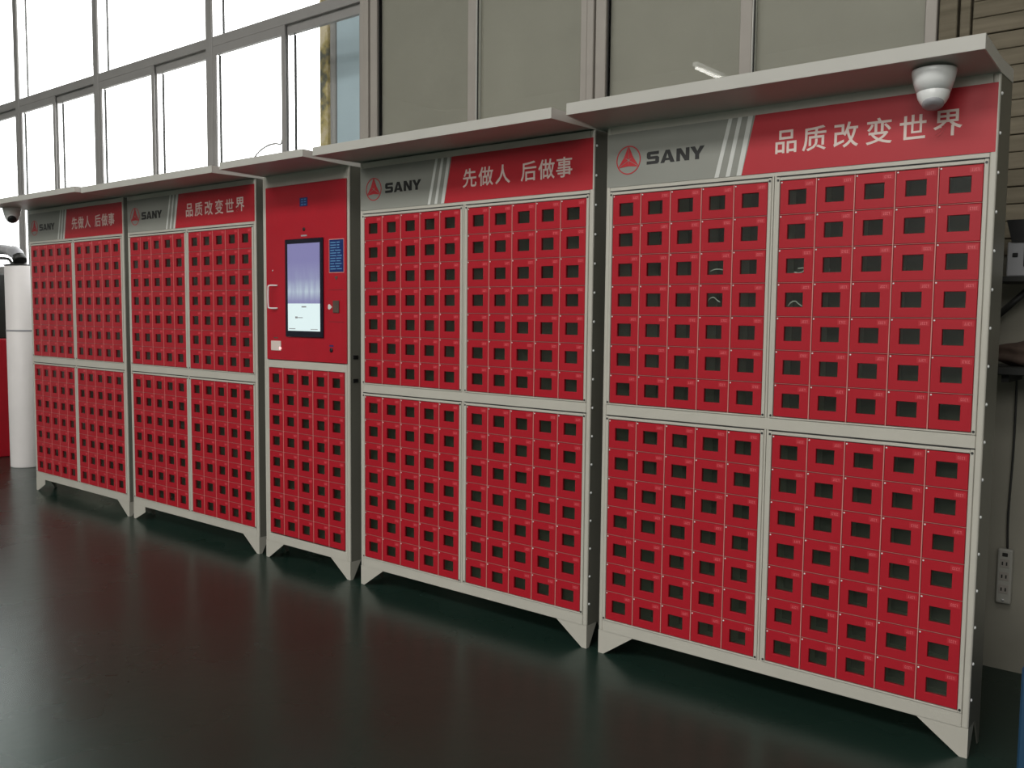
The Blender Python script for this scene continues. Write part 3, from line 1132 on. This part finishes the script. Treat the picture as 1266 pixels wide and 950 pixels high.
t = thing('wall_bench', (1.26, 0.88, 1.21), 'black narrow shelf at waist height beyond the nearest locker cabinet', 'shelf')
obj('shelf_plate', box(0.0, 0.80, -0.30, 0.0, -0.0, 0.030, bev=0.003), 'steel', t)
obj('bracket', box(0.05, 0.075, -0.24, 0.0, -0.030, 0.0), 'steel', t)
bm = bmesh.new()
bmesh.ops.create_icosphere(bm, subdivisions=4, radius=1.0)
for v in bm.verts:
    c = v.co
    n = 1 + 0.07 * math.sin(7 * c.x + 2) * math.cos(5 * c.y) + 0.05 * math.sin(11 * c.z + 3 * c.x)
    v.co = Vector((c.x * 0.24 * n, c.y * 0.11 * n, max(c.z, -0.55) * 0.075 * n))
for fc in bm.faces:
    fc.smooth = True
o = obj('cloth_bag', bm, 'brown_box', loc=(1.52, 0.72, 1.281))
tag(o, 'slumped brown cloth bag lying on the lower black shelf', 'bag')

t = thing('power_strip', (1.312, 0.893, 0.39), 'beige power strip hanging by its cord on the wall at right', 'power strip')
bm = bmesh.new()
bx(bm, -0.027, 0.027, -0.030, 0.0, -0.105, 0.115, bev=0.007, seg=2)
obj('body', bm, 'strip', t)
for k in range(3):
    s = obj('socket', box(-0.017, 0.017, -0.0325, -0.0295, 0.040 - 0.052 * k, 0.074 - 0.052 * k, bev=0.001), 'alubrown', t)
    bm = bmesh.new()
    bx(bm, -0.010, -0.005, -0.0332, -0.0325, 0.050 - 0.052 * k, 0.064 - 0.052 * k)
    bx(bm, 0.005, 0.010, -0.0332, -0.0325, 0.050 - 0.052 * k, 0.064 - 0.052 * k)
    obj('pin_hole', bm, 'gasket', s)
obj('switch', box(-0.010, 0.010, -0.0335, -0.0295, 0.085, 0.100, bev=0.002), 'steel', t)
bm = bmesh.new()
lathe(bm, [(0.006, 0), (0.006, 0.003), (0.003, 0.004)], 10, Matrix.Translation((0, -0.030, -0.090)) @ Matrix.Rotation(math.radians(90), 4, 'X'))
obj('indicator', bm, 'rivet', t)
bm = bmesh.new()
tube(bm, spline([(0.004, -0.012, 0.110), (0.0, -0.012, 0.25), (0.006, -0.012, 0.50), (0.006, -0.012, 0.70), (0.004, -0.012, 0.82)], 8), 0.0042, 8)
obj('cord', bm, 'steel', t)

t = thing('blue_cabinet', (1.76, -0.02, 0), 'low blue metal cabinet at the bottom right edge beside the nearest locker', 'cabinet')
obj('body', box(-0.165, 0.22, -0.33, 0.33, 0.03, 0.46, bev=0.006), 'blue', t)
obj('plinth', box(-0.150, 0.20, -0.31, 0.31, 0.0, 0.03), 'steel', t)

# a few pale cables lying in the compartments behind the door windows
CABLE = ['white cable arching across a door window, third row, left block of nearest locker cabinet',
         'short hooked white cable in a door window, fourth row, left block of nearest locker cabinet',
         'looped white cable in a door window, third row down, right block of nearest locker cabinet',
         'crumpled white cable in a door window, fourth row down, right block of nearest locker cabinet']
for q, (cx, cz, fl) in enumerate(((PX * 3.48, ZU0 + PZ * 4.40, 0), (PX * 3.40, ZU0 + PZ * 3.50, 1), (B2 + PX * 0.55, ZU0 + PZ * 4.36, 2), (B2 + PX * 0.48, ZU0 + PZ * 3.38, 1))):
    bm = bmesh.new()
    pts = [(-0.030, 0.0, 0.0), (-0.012, -0.006, 0.006), (0.008, -0.004, 0.007), (0.028, 0.004, 0.003)]
    if fl == 1:
        pts = [(-0.028, 0, -0.006), (-0.016, -0.004, 0.006), (0.000, -0.006, 0.010), (0.008, 0.0, 0.002), (0.024, 0.0, -0.008)]
    if fl == 2:
        pts = [(-0.020, 0, -0.004), (0.0, -0.004, -0.008), (0.020, -0.006, 0.0), (0.014, 0, 0.009), (-0.006, 0, 0.008)]
    tube(bm, spline(pts, 5), 0.0022, 6)
    o = obj('charging_cable', bm, 'whitep', loc=(cx, 0.022, cz))
    o['label'] = CABLE[q]
    o['category'] = 'cable'
    o['group'] = 'charging cables behind door windows'

# ------------------------------------------------------------------ lamp mirrored in the closed window
t = thing('tube_lamp', (-5.5, -9.5, 5.5), 'fluorescent tube lamp hanging behind the viewer', 'lamp')
bm = bmesh.new()
tube(bm, [(0, -0.55, 0), (0, 0.55, 0)], 0.022, 10)
obj('tube', bm, 'lamp', t)
obj('fitting', box(-0.05, 0.05, -0.58, 0.58, 0.03, 0.09), 'whitep', t)
obj('hanger', box(-0.006, 0.006, -0.006, 0.006, 0.09, 1.5), 'steel', t)
